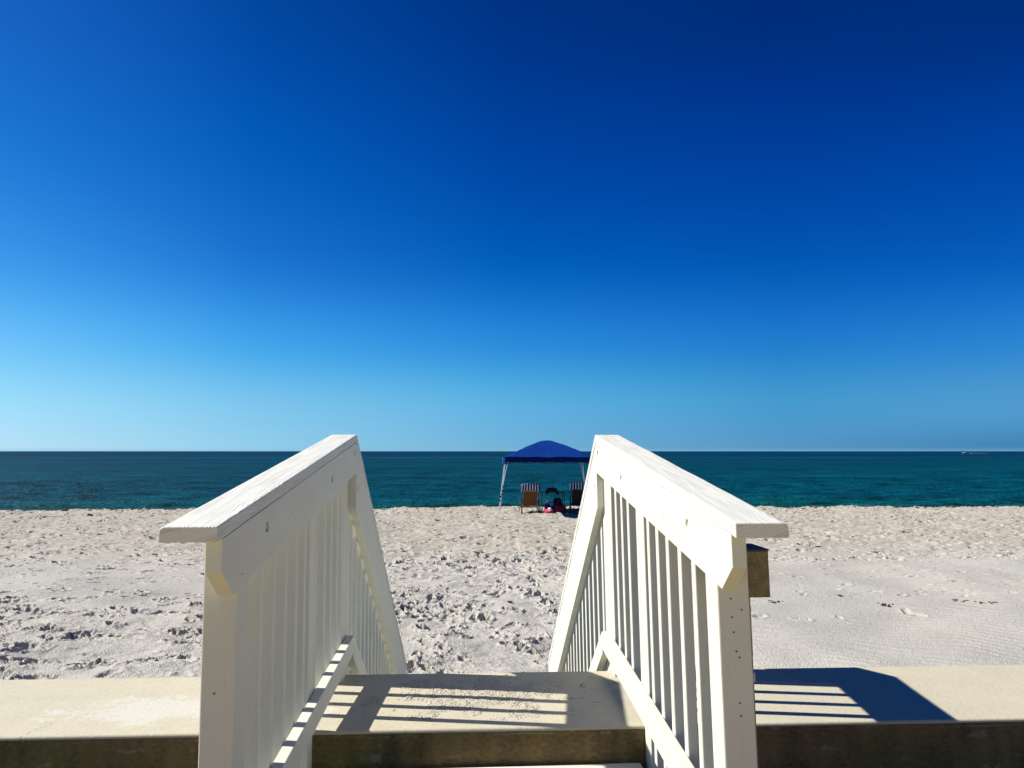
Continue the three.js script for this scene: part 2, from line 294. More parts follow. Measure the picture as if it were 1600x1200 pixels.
// ---------------------------------------------------------------- seawall, patio, steps
const Y = r => EYE + r;                                     // heights are measured from eye level
const WALL = Y(-1.131), ZN = 2.807, ZF = 3.499, WROT = THREE.MathUtils.degToRad(-0.826), PATIO = Y(-1.53);
function profile(points, x0, x1, cuts = 1) {                // (d, y) outline drawn out along x
  const s = new THREE.Shape(points.map(p => new THREE.Vector2(...p)));
  const g = new THREE.ExtrudeGeometry(s, { depth: x1 - x0, bevelEnabled: false, steps: cuts });
  g.rotateY(Math.PI / 2); g.translate(x0, 0, 0); return g;
}
const arc = (cd, cy, r, a0, a1, n) => [...Array(n + 1).keys()].map(i => { const a = mix(a0, a1, i / n); return [cd + r * Math.cos(a), cy + r * Math.sin(a)]; });
{
  const XW = 8, LEN = 45;
  const fleck = (u, v, px, py, a, b) => noise(u * px, v * py, px, py) > a ? b : 0;
  const capColour = texture(2048, 256, (u, v) => {          // 16 m by 1 m about the steps, v = depth from the near edge
    const x = (u - 0.5) * 2 * XW, d = ZN + v;
    const k = 1 + 0.04 * noise(u * 90, v * 6, 90, 6) + 0.03 * noise(u * 300, v * 20, 300, 20) + 0.05 * noise(u * 900, v * 60, 900, 60);
    const dx = (x + 1.32 + 0.6 * (d - 3.07)) / 0.56, dd = (d - 3.07) / 0.15, edge = Math.hypot(dx, dd) + 0.45 * noise(x * 5, d * 14) + 0.3 * noise(x * 22, d * 22) + 0.3 * noise(x * 50, d * 50);
    const salt = smooth(1.05, 0.75, edge) * (0.75 + 0.3 * noise(x * 60, d * 60));
    let c = [0.445, 0.408, 0.3].map((b, i) => mix(b * k, [0.5, 0.485, 0.43][i], salt));
    const crack = Math.abs(x + 1.87 - 0.25 * (d - ZN) - 0.02 * noise(d * 9, 2)) < 0.0035 && d < ZN + 0.14 ? 0.7 : 1, pit = noise(u * 1400, v * 88, 1400, 88) > 0.78 ? 0.75 : 1;
    return c.map(q => sOf(q * crack * pit));
  }, true, false);
  const faceColour = texture(2048, 256, (u, v) => {         // 16 m by 0.6 m; base darkened for the shaded side, under moss, drips and lime
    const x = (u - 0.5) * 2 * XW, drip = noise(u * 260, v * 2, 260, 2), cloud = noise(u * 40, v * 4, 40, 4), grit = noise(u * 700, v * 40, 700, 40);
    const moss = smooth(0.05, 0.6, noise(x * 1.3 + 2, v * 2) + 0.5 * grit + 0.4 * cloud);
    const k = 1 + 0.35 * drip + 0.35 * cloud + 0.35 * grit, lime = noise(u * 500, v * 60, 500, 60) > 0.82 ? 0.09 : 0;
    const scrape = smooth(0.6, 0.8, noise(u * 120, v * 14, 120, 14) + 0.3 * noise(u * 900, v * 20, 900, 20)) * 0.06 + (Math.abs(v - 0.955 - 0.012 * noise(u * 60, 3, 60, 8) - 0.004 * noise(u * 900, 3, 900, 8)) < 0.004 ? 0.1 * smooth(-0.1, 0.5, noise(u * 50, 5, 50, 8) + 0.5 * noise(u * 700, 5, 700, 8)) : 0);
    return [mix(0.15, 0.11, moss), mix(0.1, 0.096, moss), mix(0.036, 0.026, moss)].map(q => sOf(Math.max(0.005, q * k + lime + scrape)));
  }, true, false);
  const rough = texture(512, 512, (u, v) => 0.5 + 0.2 * noise(u * 90, v * 90, 90) + 0.2 * noise(u * 30, v * 30, 30) + 0.1 * noise(u * 6, v * 6, 6));
  const wall = thing('seawall', 'long low concrete seawall with a smooth cream top and stained side coloured darker for shade', 'wall');
  const capG = profile([[ZN, WALL - 0.013], ...arc(ZN + 0.01, WALL - 0.01, 0.01, Math.PI, Math.PI / 2, 6), ...arc(ZF - 0.02, WALL - 0.02, 0.02, Math.PI / 2, 0, 6), [ZF, WALL - 0.12]], -LEN, LEN, 90);
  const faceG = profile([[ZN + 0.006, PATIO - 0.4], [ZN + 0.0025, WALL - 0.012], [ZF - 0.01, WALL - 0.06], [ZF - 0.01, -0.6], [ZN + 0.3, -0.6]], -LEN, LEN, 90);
  for (const g of [capG, faceG]) {
    const p = g.attributes.position, uv = g.attributes.uv;
    for (let i = 0; i < p.count; i++) { const x = p.getX(i), d = -p.getZ(i), t = Math.abs(((x / XW + 1) / 2 % 2 + 2) % 2 - 1); uv.setXY(i, 1 - Math.abs(1 - (((x / XW + 1) / 2) % 2 + 2) % 2) * 1 || 0, 0); }
    for (let i = 0; i < p.count; i++) { let u = (p.getX(i) / XW + 1) / 2; u = u - 2 * Math.floor(u / 2); if (u > 1) u = 2 - u; uv.setXY(i, u, g === capG ? -p.getZ(i) - ZN : (p.getY(i) - (WALL - 0.6)) / 0.6); }
  }
  const capMesh = mesh('cap', capG, std(0xffffff, 0.85, { map: capColour, bumpMap: rep(rough, 32, 1.6), bumpScale: 0.0022 }), wall);
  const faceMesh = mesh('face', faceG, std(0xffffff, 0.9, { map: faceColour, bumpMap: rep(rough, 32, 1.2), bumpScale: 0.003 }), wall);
  faceMesh.userData.label = 'brown stained side of the wall with green algae, coloured darker for its shade';
  for (const m of [capMesh, faceMesh]) m.geometry.rotateY(WROT);
  // sand blown onto the top between the railings
  const nx = 150, nd = 80, x0 = -0.6, x1 = 0.62, d0 = 2.86, d1 = 3.47, g = new THREE.PlaneGeometry(1, 1, nx, nd), p = g.attributes.position, c = new Float32Array(p.count * 3), uv = g.attributes.uv;
  for (let j = 0, o = 0; j <= nd; j++) for (let i = 0; i <= nx; i++, o++) {
    const x = mix(x0, x1, i / nx), d = mix(d1, d0, j / nd), e = Math.hypot((x + 0.02) / 0.5, (d - 3.17) / 0.27);
    const h = 0.006 * (1.05 - e) + 0.004 * noise(x * 7, d * 7) + 0.0025 * noise(x * 24, d * 24) + 0.0022 * noise(x * 60, d * 60) + 0.012 * smooth(0.62, 0.9, noise(x * 17 + 3, d * 17)) - 0.002;
    p.setXYZ(o, x, WALL + Math.max(-0.012, Math.min(h, 0.02)), -d); uv.setXY(o, x, d);
    for (let k = 0; k < 3; k++) c[3 * o + k] = [0.47, 0.435, 0.335][k];
  }
  g.setAttribute('color', new THREE.BufferAttribute(c, 3)); g.computeVertexNormals();
  tag(mesh('loose_sand', g, sandMat), 'thin scatter of loose sand on the wall top between the railings', 'sand', null, 'stuff');
  const stripColour = texture(256, 256, (u, v) => { const k = 1 + 0.5 * noise(u * 40, v * 40, 40) + 0.4 * noise(u * 12, v * 12, 12); return [0.105 * k, 0.07 * k, 0.03 * k].map(sOf); }, true);
  structure('added_dark_strip', new THREE.BoxGeometry(90, 0.1, 1.9).translate(0, PATIO - 0.03, -1.835), std(0xffffff, 0.95, { map: rep(stripColour, 80, 2) }), 'unseen dark strip added along the inner foot of the seawall to cut bounced light');  // added out of view, dark so less light bounces onto the wall face
  structure('patio_paving', new THREE.BoxGeometry(90, 0.3, 40).translate(0, PATIO - 0.15, 20 - ZN - 0.002 + 0.05), std(rgb(0.58, 0.43, 0.17), 0.9), 'tan paving behind the seawall');
}
{
  const steps = thing('wooden_steps', 'white painted wooden steps between the two railings crossing the seawall', 'steps');
  const tread = (d0, d1, y, x = 0.655) => mesh('tread', grainUV(new RoundedBoxGeometry(2 * x, 0.038, d1 - d0, 2, 0.005).translate(0, y - 0.019, -(d0 + d1) / 2), new THREE.Vector3(1, 0, 0), d0 * 7), M.paint, steps);
  tread(2.51, 2.79, Y(-1.272));
  mesh('riser', grainUV(new RoundedBoxGeometry(1.3, PATIO > Y(-1.6) ? 0.21 : 0.25, 0.02, 2, 0.003).translate(0, Y(-1.272) - 0.038 - 0.107, -2.53), new THREE.Vector3(1, 0, 0)), M.paint, steps);
  for (let i = 0; i < 5; i++) tread(3.53 + i * 0.26, 3.53 + i * 0.26 + 0.27, Y(-1.131 - 0.19 * (i + 1)));
}

// ---------------------------------------------------------------- the two railings
const LEAN = 0.0148;
const lean = g => { const p = g.attributes.position; for (let i = 0; i < p.count; i++) p.setX(i, p.getX(i) - LEAN * (p.getY(i) - Y(-1.17))); return g; };
const X0 = 0.637, CAPW = 0.139, D1 = 1.636, H1 = Y(-0.1803), D2 = 3.513, H2 = Y(0.088), D3 = 6.146, H3 = Y(-1.918);
const upS = (H2 - H1) / (D2 - D1), downS = (H3 - H2) / (D3 - D2);
const capTop = d => d < D2 ? H1 + upS * (d - D1) : H2 + downS * (d - D2);
const LA = [3.465, Y(-0.9307)], lowS = 0.0559;
const lowTop = d => d < LA[0] ? LA[1] + lowS * (d - LA[0]) : LA[1] + downS * (d - LA[0]);
const UP = new THREE.Vector3(0, 1, 0), ALONG = new THREE.Vector3(0, upS, -1).normalize(), DOWN = new THREE.Vector3(0, downS, -1).normalize();
let seedOff = 0;
const evaluator = new Evaluator(); evaluator.useGroups = false;
function board(name, pts, xa, xb, s, axis, mat, parent, bev = 0.003, holes = []) {
  const [a, b] = s > 0 ? [xa, xb] : [-xb, -xa];
  let g = new THREE.ExtrudeGeometry(new THREE.Shape(pts.map(p => new THREE.Vector2(...p))), { depth: b - a - 2 * bev, bevelEnabled: true, bevelThickness: bev, bevelSize: bev, bevelOffset: -bev, bevelSegments: 2 });
  g.rotateY(Math.PI / 2); g.translate(a + bev, 0, 0);
  for (const [d, y] of holes) {       // counterbored for a bolt
    const A = new Brush(g), B = new Brush(new THREE.CylinderGeometry(0.0165, 0.0155, 0.014, 20).rotateZ(Math.PI / 2).translate(s > 0 ? a : b, y, -d));
    A.updateMatrixWorld(); B.updateMatrixWorld();
    g = evaluator.evaluate(A, B, SUBTRACTION).geometry;
  }
  return mesh(name, lean(grainUV(g, axis, seedOff += 0.731)), mat, parent);
}
function handrail(da, ya, db, yb, s, parent, axis, t) {     // a plank with its outer top edge rounded over
  const L = Math.hypot(db - da, yb - ya), [a, b] = s > 0 ? [X0, X0 + CAPW] : [-X0 - CAPW, -X0];
  const sh = new THREE.Shape(), R = 0.017, r = 0.005, ro = s > 0 ? R : r, rl = s > 0 ? r : R;
  sh.moveTo(a + 0.004, -t); sh.lineTo(b - 0.004, -t); sh.quadraticCurveTo(b, -t, b, -t + 0.004);
  sh.lineTo(b, -ro); sh.quadraticCurveTo(b, 0, b - ro, 0); sh.lineTo(a + rl, 0); sh.quadraticCurveTo(a, 0, a, -rl); sh.lineTo(a, -t + 0.004); sh.quadraticCurveTo(a, -t, a + 0.004, -t);
  const g = new THREE.ExtrudeGeometry(sh, { depth: L - 0.006, steps: 24, curveSegments: 5, bevelEnabled: true, bevelThickness: 0.003, bevelSize: 0.003, bevelOffset: -0.003, bevelSegments: 2 });
  const p = g.attributes.position;
  for (let i = 0; i < p.count; i++) {
    const k = (p.getZ(i) + 0.003) / L, wob = 0.0016 * noise(k * L * 5, s * 9 + da);
    p.setXYZ(i, p.getX(i) + wob, mix(ya, yb, k) + p.getY(i) + wob * 0.6, -mix(da, db, k));
  }
  const c = g.toNonIndexed ? g : g; c.computeVertexNormals();
  const flat = lean(grainUV(c, axis, seedOff += 0.731));
  if (s > 0) return mesh('handrail', flat, M.weathered, parent);
  const n = flat.attributes.normal, tris = [...Array(n.count / 3).keys()], side = t => (n.getX(3 * t) + n.getX(3 * t + 1) + n.getX(3 * t + 2)) / 3 > 0.8;   // the inner edge is more worn
  const order = [...tris.filter(t => !side(t)), ...tris.filter(side)], k = tris.filter(t => !side(t)).length, g2 = new THREE.BufferGeometry();
  for (const key of ['position', 'normal', 'uv']) { const a = flat.attributes[key], w = a.itemSize * 3, out = new Float32Array(a.array.length); order.forEach((t, i) => out.set(a.array.subarray(t * w, t * w + w), i * w)); g2.setAttribute(key, new THREE.BufferAttribute(out, a.itemSize)); }
  g2.addGroup(0, 3 * k, 0); g2.addGroup(3 * k, n.count - 3 * k, 1);
  return mesh('handrail', g2, [M.weathered, M.worn], parent);
}
const dark = std(rgb(0.03, 0.025, 0.02), 0.7), holeMat = std(rgb(0.5, 0.49, 0.45), 0.7);
function railing(s, name, label) {
  const R = thing(name, label, 'railing');
  handrail(D1, H1, D2 - 0.001, H2, s, R, ALONG, 0.038);
  handrail(D2 + 0.001, H2, D3, H3, s, R, DOWN, 0.047);
  const F = d => capTop(d) - 0.0395, FB = d => F(d) - 0.163;
  const G = d => H2 - 0.049 + downS * (d - D2), bolts = [[2.02, F(2.02) - 0.06], [2.92, F(2.92) - 0.085], [3.46, F(3.46) - 0.05], [3.57, G(3.57) - 0.19]];
  board('fascia_board', [[1.672, F(1.672)], [1.672, F(1.672) - 0.082], [1.752, FB(1.752)], [D2 - 0.002, FB(D2 - 0.002)], [D2 - 0.002, F(D2 - 0.002)]], X0 + 0.001, X0 + 0.0405, s, ALONG, M.paint, R, 0.002, bolts.slice(0, 3));
  board('fascia_board', [[D2 + 0.002, G(D2)], [D2 + 0.002, G(D2) - 0.337], [D3 - 0.03, G(D3 - 0.03) - 0.337], [D3 - 0.03, G(D3 - 0.03)]], X0 + 0.003, X0 + 0.0403, s, DOWN, M.paint, R, 0.002, bolts.slice(3));
  board('lower_rail', [[1.884, lowTop(1.884) - 0.089], [1.884, lowTop(1.884)], LA, [LA[0], LA[1] - 0.089]].reverse(), X0 - 0.002, X0 + 0.0385, s, ALONG, M.paint, R);
  board('lower_rail', [[LA[0] + 0.002, LA[1] - 0.112], [LA[0] + 0.002, LA[1]], [6.05, lowTop(6.05)], [6.05, lowTop(6.05) - 0.112]].reverse(), X0 - 0.002, X0 + 0.0385, s, DOWN, M.paint, R);
  const post = (d0, d1, xa, xb, y0, y1) => board('post', [[d0, y0], [d1, y0], [d1, y1(d1)], [d0, y1(d0)]], xa, xb, s, UP, M.paint, R, 0.004);
  const under = d => d < D2 ? F(d) - 0.001 : G(d) - 0.001;
  post(1.792, 1.881, X0 + 0.0025, X0 + 0.0915, PATIO - 0.05, under);
  post(2.708, 2.797, X0 + 0.041, X0 + 0.13, PATIO - 0.05, under);
  post(3.384, 3.473, X0 + 0.041, X0 + 0.13, WALL - 0.02, under);
  post(3.477, 3.566, X0 + 0.041, X0 + 0.13, WALL - 0.16, under);
  post(6.0, 6.089, X0 + 0.041, X0 + 0.13, -0.4, under);
  const r = rng(s > 0 ? 5 : 11);
  const bal = [1.955, 2.085, 2.225, 2.365, 2.5, 2.625, 2.8005, 2.965, 3.095, 3.225, 3.345, 3.615, 3.765, 3.915, 4.055, 4.195, 4.335, 4.485, 4.625, 4.765, 4.915, 5.055, 5.205, 5.345, 5.495, 5.635, 5.785, 5.92];
  for (const d of bal) {
    const near = d === 2.8005 || d === 3.345, w = 0.034 + (near ? 0 : 0.003 * r()), j = near ? 0 : (r() - 0.5) * 0.006, a = d + j, b = a + w, low = d < 2.76 ? lowTop(d) - 0.24 : d < 3.48 ? WALL + 0.018 : Math.max(lowTop(d) - 0.2, 0.02), tilt = near ? 0 : (r() - 0.5) * 0.008;
    board('baluster', [[a + tilt, low], [b + tilt, low], [b, under(b)], [a, under(a)]], X0 + 0.041, X0 + 0.077, s, UP, M.paint, R, 0.0035);
  }
  const plug = new THREE.LatheGeometry([[0.0001, 0.003], [0.006, 0.003], [0.0095, 0.0015], [0.011, -0.002], [0.011, -0.006]].map(p => new THREE.Vector2(...p)), 18).rotateZ(s * Math.PI / 2);
  for (const [d, y] of bolts) mesh('bolt_head', lean(plug.clone().translate(s * (X0 + 0.0075), y, -d)), M.paint, R);
  const nail = new THREE.CylinderGeometry(0.0021, 0.0021, 0.002, 8).rotateX(Math.PI / 2), spots = s > 0 ? [[0.684, -0.40], [0.685, -0.449], [0.688, -0.489], [0.693, -0.539], [0.7, -0.555], [0.696, -0.673], [0.697, -0.706], [0.713, -0.43]] : [[0.664, -0.83], [0.652, -0.865], [0.70, -0.62]];
  for (const [x, y] of spots) mesh('nail_head', lean(nail.clone().translate(s * (x - 0.008), Y(y), -1.7905)), dark, R);
  for (let i = 0; i < 5; i++) { const d = mix(1.8, 3.4, r()); mesh('nail_head', lean(nail.clone().rotateY(Math.PI / 2).scale(1, 0.9, 0.9).translate(s * (X0 + 0.001), F(d) - mix(0.02, 0.145, r()), -d)), dark, R); }
  return R;
}
railing(-1, 'stair_railing', 'white painted wooden railing on the shaded left side of the steps over the seawall');
railing(1, 'stair_railing', 'white painted wooden railing on the sunlit right side of the steps, beside the weathered box');

// ---------------------------------------------------------------- weathered box on its pipe
{
  const B = thing('outlet_box', 'mottled brown weathered box on a thin upright pipe outside the right railing post', 'box');
  const grime = texture(256, 256, (u, v) => { const n = noise(u * 26, v * 26, 26) + 0.6 * noise(u * 60, v * 60, 60), m = noise(u * 5, v * 5, 5), s = smooth(0.35, 0.8, n); return [mix(0.19 + 0.05 * m, 0.42, s * 0.7), mix(0.155 + 0.04 * m, 0.38, s * 0.7), mix(0.07 + 0.02 * m, 0.25, s * 0.7)].map(c => sOf(c * (1 + 0.25 * noise(u * 90, v * 90, 90)))); }, true);
  const boxMat = std(0xffffff, 0.85, { map: rep(grime, 7, 7), bumpMap: rep(grime, 7, 7), bumpScale: 0.002 });
  mesh('box_body', lean(grainUV(new RoundedBoxGeometry(0.108, 0.132, 0.118, 2, 0.002).translate(0.784, Y(-0.357), -1.962), UP)), boxMat, B);
  mesh('lid', lean(new RoundedBoxGeometry(0.112, 0.006, 0.122, 1, 0.0015).translate(0.784, Y(-0.288), -1.962)), std(rgb(0.035, 0.04, 0.06), 0.8), B);
  const tube = (n, y0, y1, rad, mat) => mesh(n, lean(new THREE.CylinderGeometry(rad, rad, y1 - y0, 14).translate(0.788, (y0 + y1) / 2, -1.95)), mat, B);
  tube('pipe', Y(-0.60), Y(-0.41), 0.0085, std(rgb(0.27, 0.27, 0.22), 0.7));
  const lower = tube('pipe', PATIO, Y(-0.6), 0.0075, std(rgb(0.24, 0.2, 0.16), 0.7)); lower.userData.label = 'brown lower length of pipe';
  tube('pipe_coupling', Y(-0.672), Y(-0.645), 0.012, std(rgb(0.4, 0.41, 0.41), 0.6));
}

// ---------------------------------------------------------------- canopy, chairs and beach gear
const ground = (x, d) => sandHeight(x, d, false) - 0.01;
const tube = (a, b, r, n = 8) => { const A = new THREE.Vector3(...a), B = new THREE.Vector3(...b), l = A.distanceTo(B); return new THREE.CylinderGeometry(r, r, l, n).applyQuaternion(new THREE.Quaternion().setFromUnitVectors(UP, B.clone().sub(A).normalize())).translate(...A.add(B).multiplyScalar(0.5).toArray()); };
const path = (pts, r, seg = 24) => new THREE.TubeGeometry(new THREE.CatmullRomCurve3(pts.map(p => new THREE.Vector3(...p)), false, 'catmullrom', 0.12), seg, r, 8);
{
  const cx = 2.585, cd = 23.75, C = thing('canopy_tent', 'blue pop up canopy on slanting metal legs near the water', 'canopy tent', [cx, 0, -cd], -0.06);
  const cloth = c => new THREE.MeshPhysicalMaterial({ color: c, roughness: 1, specularIntensity: 0.15, side: THREE.DoubleSide }), blue = cloth(rgb(0.0006, 0.026, 0.17)), metal = std(rgb(0.5, 0.55, 0.58), 0.45, { metalness: 0.3 }), black = std(rgb(0.012, 0.012, 0.016), 0.7);
  const HW = 1.5, EAVE = 1.93, PEAK = 2.62, N = 40, g = new THREE.PlaneGeometry(2 * HW, 2 * HW, N, N).rotateX(-Math.PI / 2), p = g.attributes.position;
  const rise = (x, z) => { const e = Math.max(Math.abs(x), Math.abs(z)) / HW, q = Math.hypot(x, z) / HW; const rib = Math.abs(Math.abs(x) - Math.abs(z)) / HW; return EAVE + (PEAK - EAVE) * (1 - Math.pow(Math.sqrt(0.85 * e * e + 0.15 * q * q * (1 - e) + 0.006), 1.3) + 0.06 * Math.sin(Math.PI * Math.min(1, e)) * (0.5 + x / HW)) - 0.16 * rib * e * (1 - e) * 2 + 0.02 * noise(x * 2.3 + 4, z * 2.3) + 0.008 * noise(x * 6, z * 6); };
  for (let i = 0; i < p.count; i++) p.setY(i, rise(p.getX(i), p.getZ(i)));
  g.computeVertexNormals();
  mesh('canopy_roof', g, blue, C);
  const v = []; const ring = 160, at = t => { const s = Math.floor(t * 4) % 4, f = (t * 4) % 1, a = (f * 2 - 1) * HW; return [[a, -HW], [HW, a], [-a, HW], [-HW, -a]][s]; };
  const vp = [], vi = [];
  for (let i = 0; i <= ring; i++) { const [x, z] = at(i / ring), out = 1.004; vp.push(x * out, rise(x, z) + 0.004, z * out, x * 1.012, EAVE - 0.09 - 0.015 * Math.abs(Math.sin(i * 0.9)), z * 1.012); if (i < ring) vi.push(2 * i, 2 * i + 1, 2 * i + 2, 2 * i + 1, 2 * i + 3, 2 * i + 2); }
  const vg = new THREE.BufferGeometry(); vg.setAttribute('position', new THREE.Float32BufferAttribute(vp, 3)); vg.setIndex(vi); vg.computeVertexNormals();
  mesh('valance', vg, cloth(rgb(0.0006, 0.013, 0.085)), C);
  for (const [sx, sz] of [[-1, 1], [1, 1], [-1, -1], [1, -1]]) {
    const top = [sx * (HW - 0.03), EAVE - 0.02, sz * (HW - 0.03)], foot = [sx * 1.69, -0.03, sz * 1.69];
    const leg = mesh('leg', mergeGeometries([tube(foot, top, 0.0145), tube([sx * 1.635, 0.62, sz * 1.635], [sx * (HW - 0.12), EAVE - 0.1, sz * (HW - 0.12)], 0.0085)]), metal, C);
    mesh('clamp', new RoundedBoxGeometry(0.07, 0.07, 0.07, 1, 0.01).translate(sx * 1.62, 0.68, sz * 1.62), black, leg);
    mesh('clamp', new RoundedBoxGeometry(0.06, 0.06, 0.06, 1, 0.01).translate(sx * 1.635, 0.55, sz * 1.635), black, leg);
    const cap = mesh('corner_patch', new RoundedBoxGeometry(0.1, 0.2, 0.1, 2, 0.02).translate(sx * (HW + 0.005), EAVE - 0.07, sz * (HW + 0.005)), std(rgb(0.012, 0.13, 0.5), 0.8), C);
    cap.userData.label = 'brighter blue corner patch';
  }
  for (const [a, b] of [[[-1, 1], [1, 1]], [[1, 1], [1, -1]], [[1, -1], [-1, -1]], [[-1, -1], [-1, 1]]]) {
    const q = HW - 0.05, A = [a[0] * q, 0, a[1] * q], B = [b[0] * q, 0, b[1] * q], gs = [];
    for (let i = 0; i < 4; i++) { const f = t => [mix(A[0], B[0], t), 0, mix(A[2], B[2], t)], lo = EAVE - 0.16, hi = EAVE - 0.03, s = f(i / 4), e = f((i + 1) / 4); s[1] = i % 2 ? hi : lo; e[1] = i % 2 ? lo : hi; gs.push(tube(s, e, 0.012, 6)); const s2 = [...s], e2 = [...e]; s2[1] = e[1]; e2[1] = s[1]; gs.push(tube(s2, e2, 0.012, 6)); }
    mesh('truss', mergeGeometries(gs), black, C);
  }
}
const frameMat = std(rgb(0.018, 0.016, 0.016), 0.55), brown = std(rgb(0.15, 0.055, 0.011), 0.9), shadedBrown = std(rgb(0.025, 0.011, 0.006), 0.9);  // the last brown has the canopy shade put into its colour
const stripes = texture(256, 8, u => { const k = (u * 7.0) % 1; return (k < 0.38 ? [0.55, 0.57, 0.66] : [0.008, 0.011, 0.075]).map(sOf); }, true);
function makeChair(x, d, turn, label, group, panelMat = brown) {
  const C = thing('beach_chair', label, 'beach chair', [x, ground(x, d), -d], turn, group); C.scale.set(1, 0.87, 1);
  const W = 0.3;      // half width; the sitter faces the sea (-z), the back leans towards the camera (+z)
  const B = t => [0, 0.34 + 0.92 * t, 0.2 + 0.3 * t];
  const rail = s => path([[s * W, ...B(0).slice(1)], [s * W, ...B(0.5).slice(1)], [s * W, ...B(0.93).slice(1)], [s * (W - 0.05), ...B(1).slice(1)]], 0.014);
  mesh('back_frame', mergeGeometries([rail(-1), rail(1), tube([-W + 0.05, ...B(1).slice(1)], [W - 0.05, ...B(1).slice(1)], 0.014)]), frameMat, C);
  const panel = mesh('back_panel', (() => { const gs = []; for (let i = 0; i < 6; i++) { const a = -W + 0.045 + i * 0.085, g = new THREE.BoxGeometry(0.083, 0.62, 0.02, 1, 1, 1); g.rotateX(0.315).translate(a + 0.0425, 0.34 + 0.92 * 0.36, 0.2 + 0.3 * 0.36 + (i % 2) * 0.004); gs.push(g); } return mergeGeometries(gs); })(), panelMat, C);
  mesh('seat', new THREE.BoxGeometry(2 * W - 0.05, 0.02, 0.5).rotateX(0.12).translate(0, 0.32, -0.06), panelMat, C);
  mesh('seat_frame', mergeGeometries([tube([-W, 0.35, 0.24], [-W, 0.3, -0.34], 0.013), tube([W, 0.35, 0.24], [W, 0.3, -0.34], 0.013), tube([-W, 0.3, -0.34], [W, 0.3, -0.34], 0.013), tube([-W, 0.35, 0.24], [W, 0.35, 0.24], 0.013)]), frameMat, C);
  mesh('rear_leg', path([[-W, 0.6, -0.25], [-W, 0.3, 0.15], [-W + 0.01, 0.06, 0.47], [-W + 0.05, 0.03, 0.5], [0, 0.03, 0.505], [W - 0.05, 0.03, 0.5], [W - 0.01, 0.06, 0.47], [W, 0.3, 0.15], [W, 0.6, -0.25]], 0.014, 60), frameMat, C);
  mesh('front_leg', path([[-W - 0.02, 0.58, 0.26], [-W - 0.02, 0.3, 0.0], [-W - 0.02, 0.03, -0.34], [W + 0.02, 0.03, -0.34], [W + 0.02, 0.3, 0.0], [W + 0.02, 0.58, 0.26]], 0.014, 60), frameMat, C);
  for (const s of [-1, 1]) { mesh('leg', tube([s * (W + 0.02), -0.04, 0.44], [s * (W + 0.02), 0.62, 0.3], 0.018), frameMat, C); mesh('armrest', new RoundedBoxGeometry(0.055, 0.03, 0.5, 2, 0.01).rotateX(-0.04).translate(s * (W + 0.035), 0.62, 0.05), frameMat, C); }
  return C;
}
const towelMat = std(0xffffff, 0.95, { map: stripes, side: THREE.DoubleSide });
function makeTowel(x, d, turn, label, group) {          // hangs over the top of the chair back
  const T = thing('beach_towel', label, 'towel', [x, ground(x, d), -d], turn, group); T.scale.set(1, 0.87, 1);
  const NX = 28, NV = 14, g = new THREE.PlaneGeometry(1, 1, NX, NV), p = g.attributes.position;
  for (let j = 0, o = 0; j <= NV; j++) for (let i = 0; i <= NX; i++, o++) {
    const u = i / NX, v = j / NV, xx = (u - 0.5) * 0.66, sag = -0.05 * Math.pow(Math.abs(2 * u - 1), 3);
    const s = v * 0.62 - 0.28, r = 0.035; let along, out;       // s: arc length, negative on the sitter's side
    if (s < -0.05) { along = s + 0.05; out = -r; } else if (s > 0.05) { along = -(s - 0.05); out = r; } else { along = 0.03 * Math.cos(s / 0.05 * 1.5); out = r * Math.sin(s / 0.05 * Math.PI / 2); }
    if (s < -0.05) along = -(-s - 0.05);
    const wob = 0.008 * noise(u * 7, v * 4 + x);
    p.setXYZ(o, xx * (1 + 0.06 * v), 1.265 + along * 0.95 + sag + (v > 0.55 ? 0.02 * noise(u * 3, x) : 0), 0.505 + along * 0.31 + out + wob);
    g.attributes.uv.setXY(o, u, v);
  }
  g.computeVertexNormals();
  mesh('towel_cloth', g, towelMat, T);
  return T;
}
makeChair(1.98, 24.0, 0.06, 'brown backed beach chair standing left of the small table under the canopy', 'beach chairs under the canopy');
makeTowel(1.98, 24.0, 0.06, 'navy and white striped towel over the back of the left beach chair', 'striped towels on the beach chairs');
makeChair(3.78, 23.8, -0.1, 'beach chair with back coloured dark for canopy shade, right of the bags, partly hidden by the right railing', 'beach chairs under the canopy', shadedBrown);
makeTowel(3.78, 23.8, -0.1, 'navy and white striped towel over the beach chair half hidden by the railing', 'striped towels on the beach chairs');
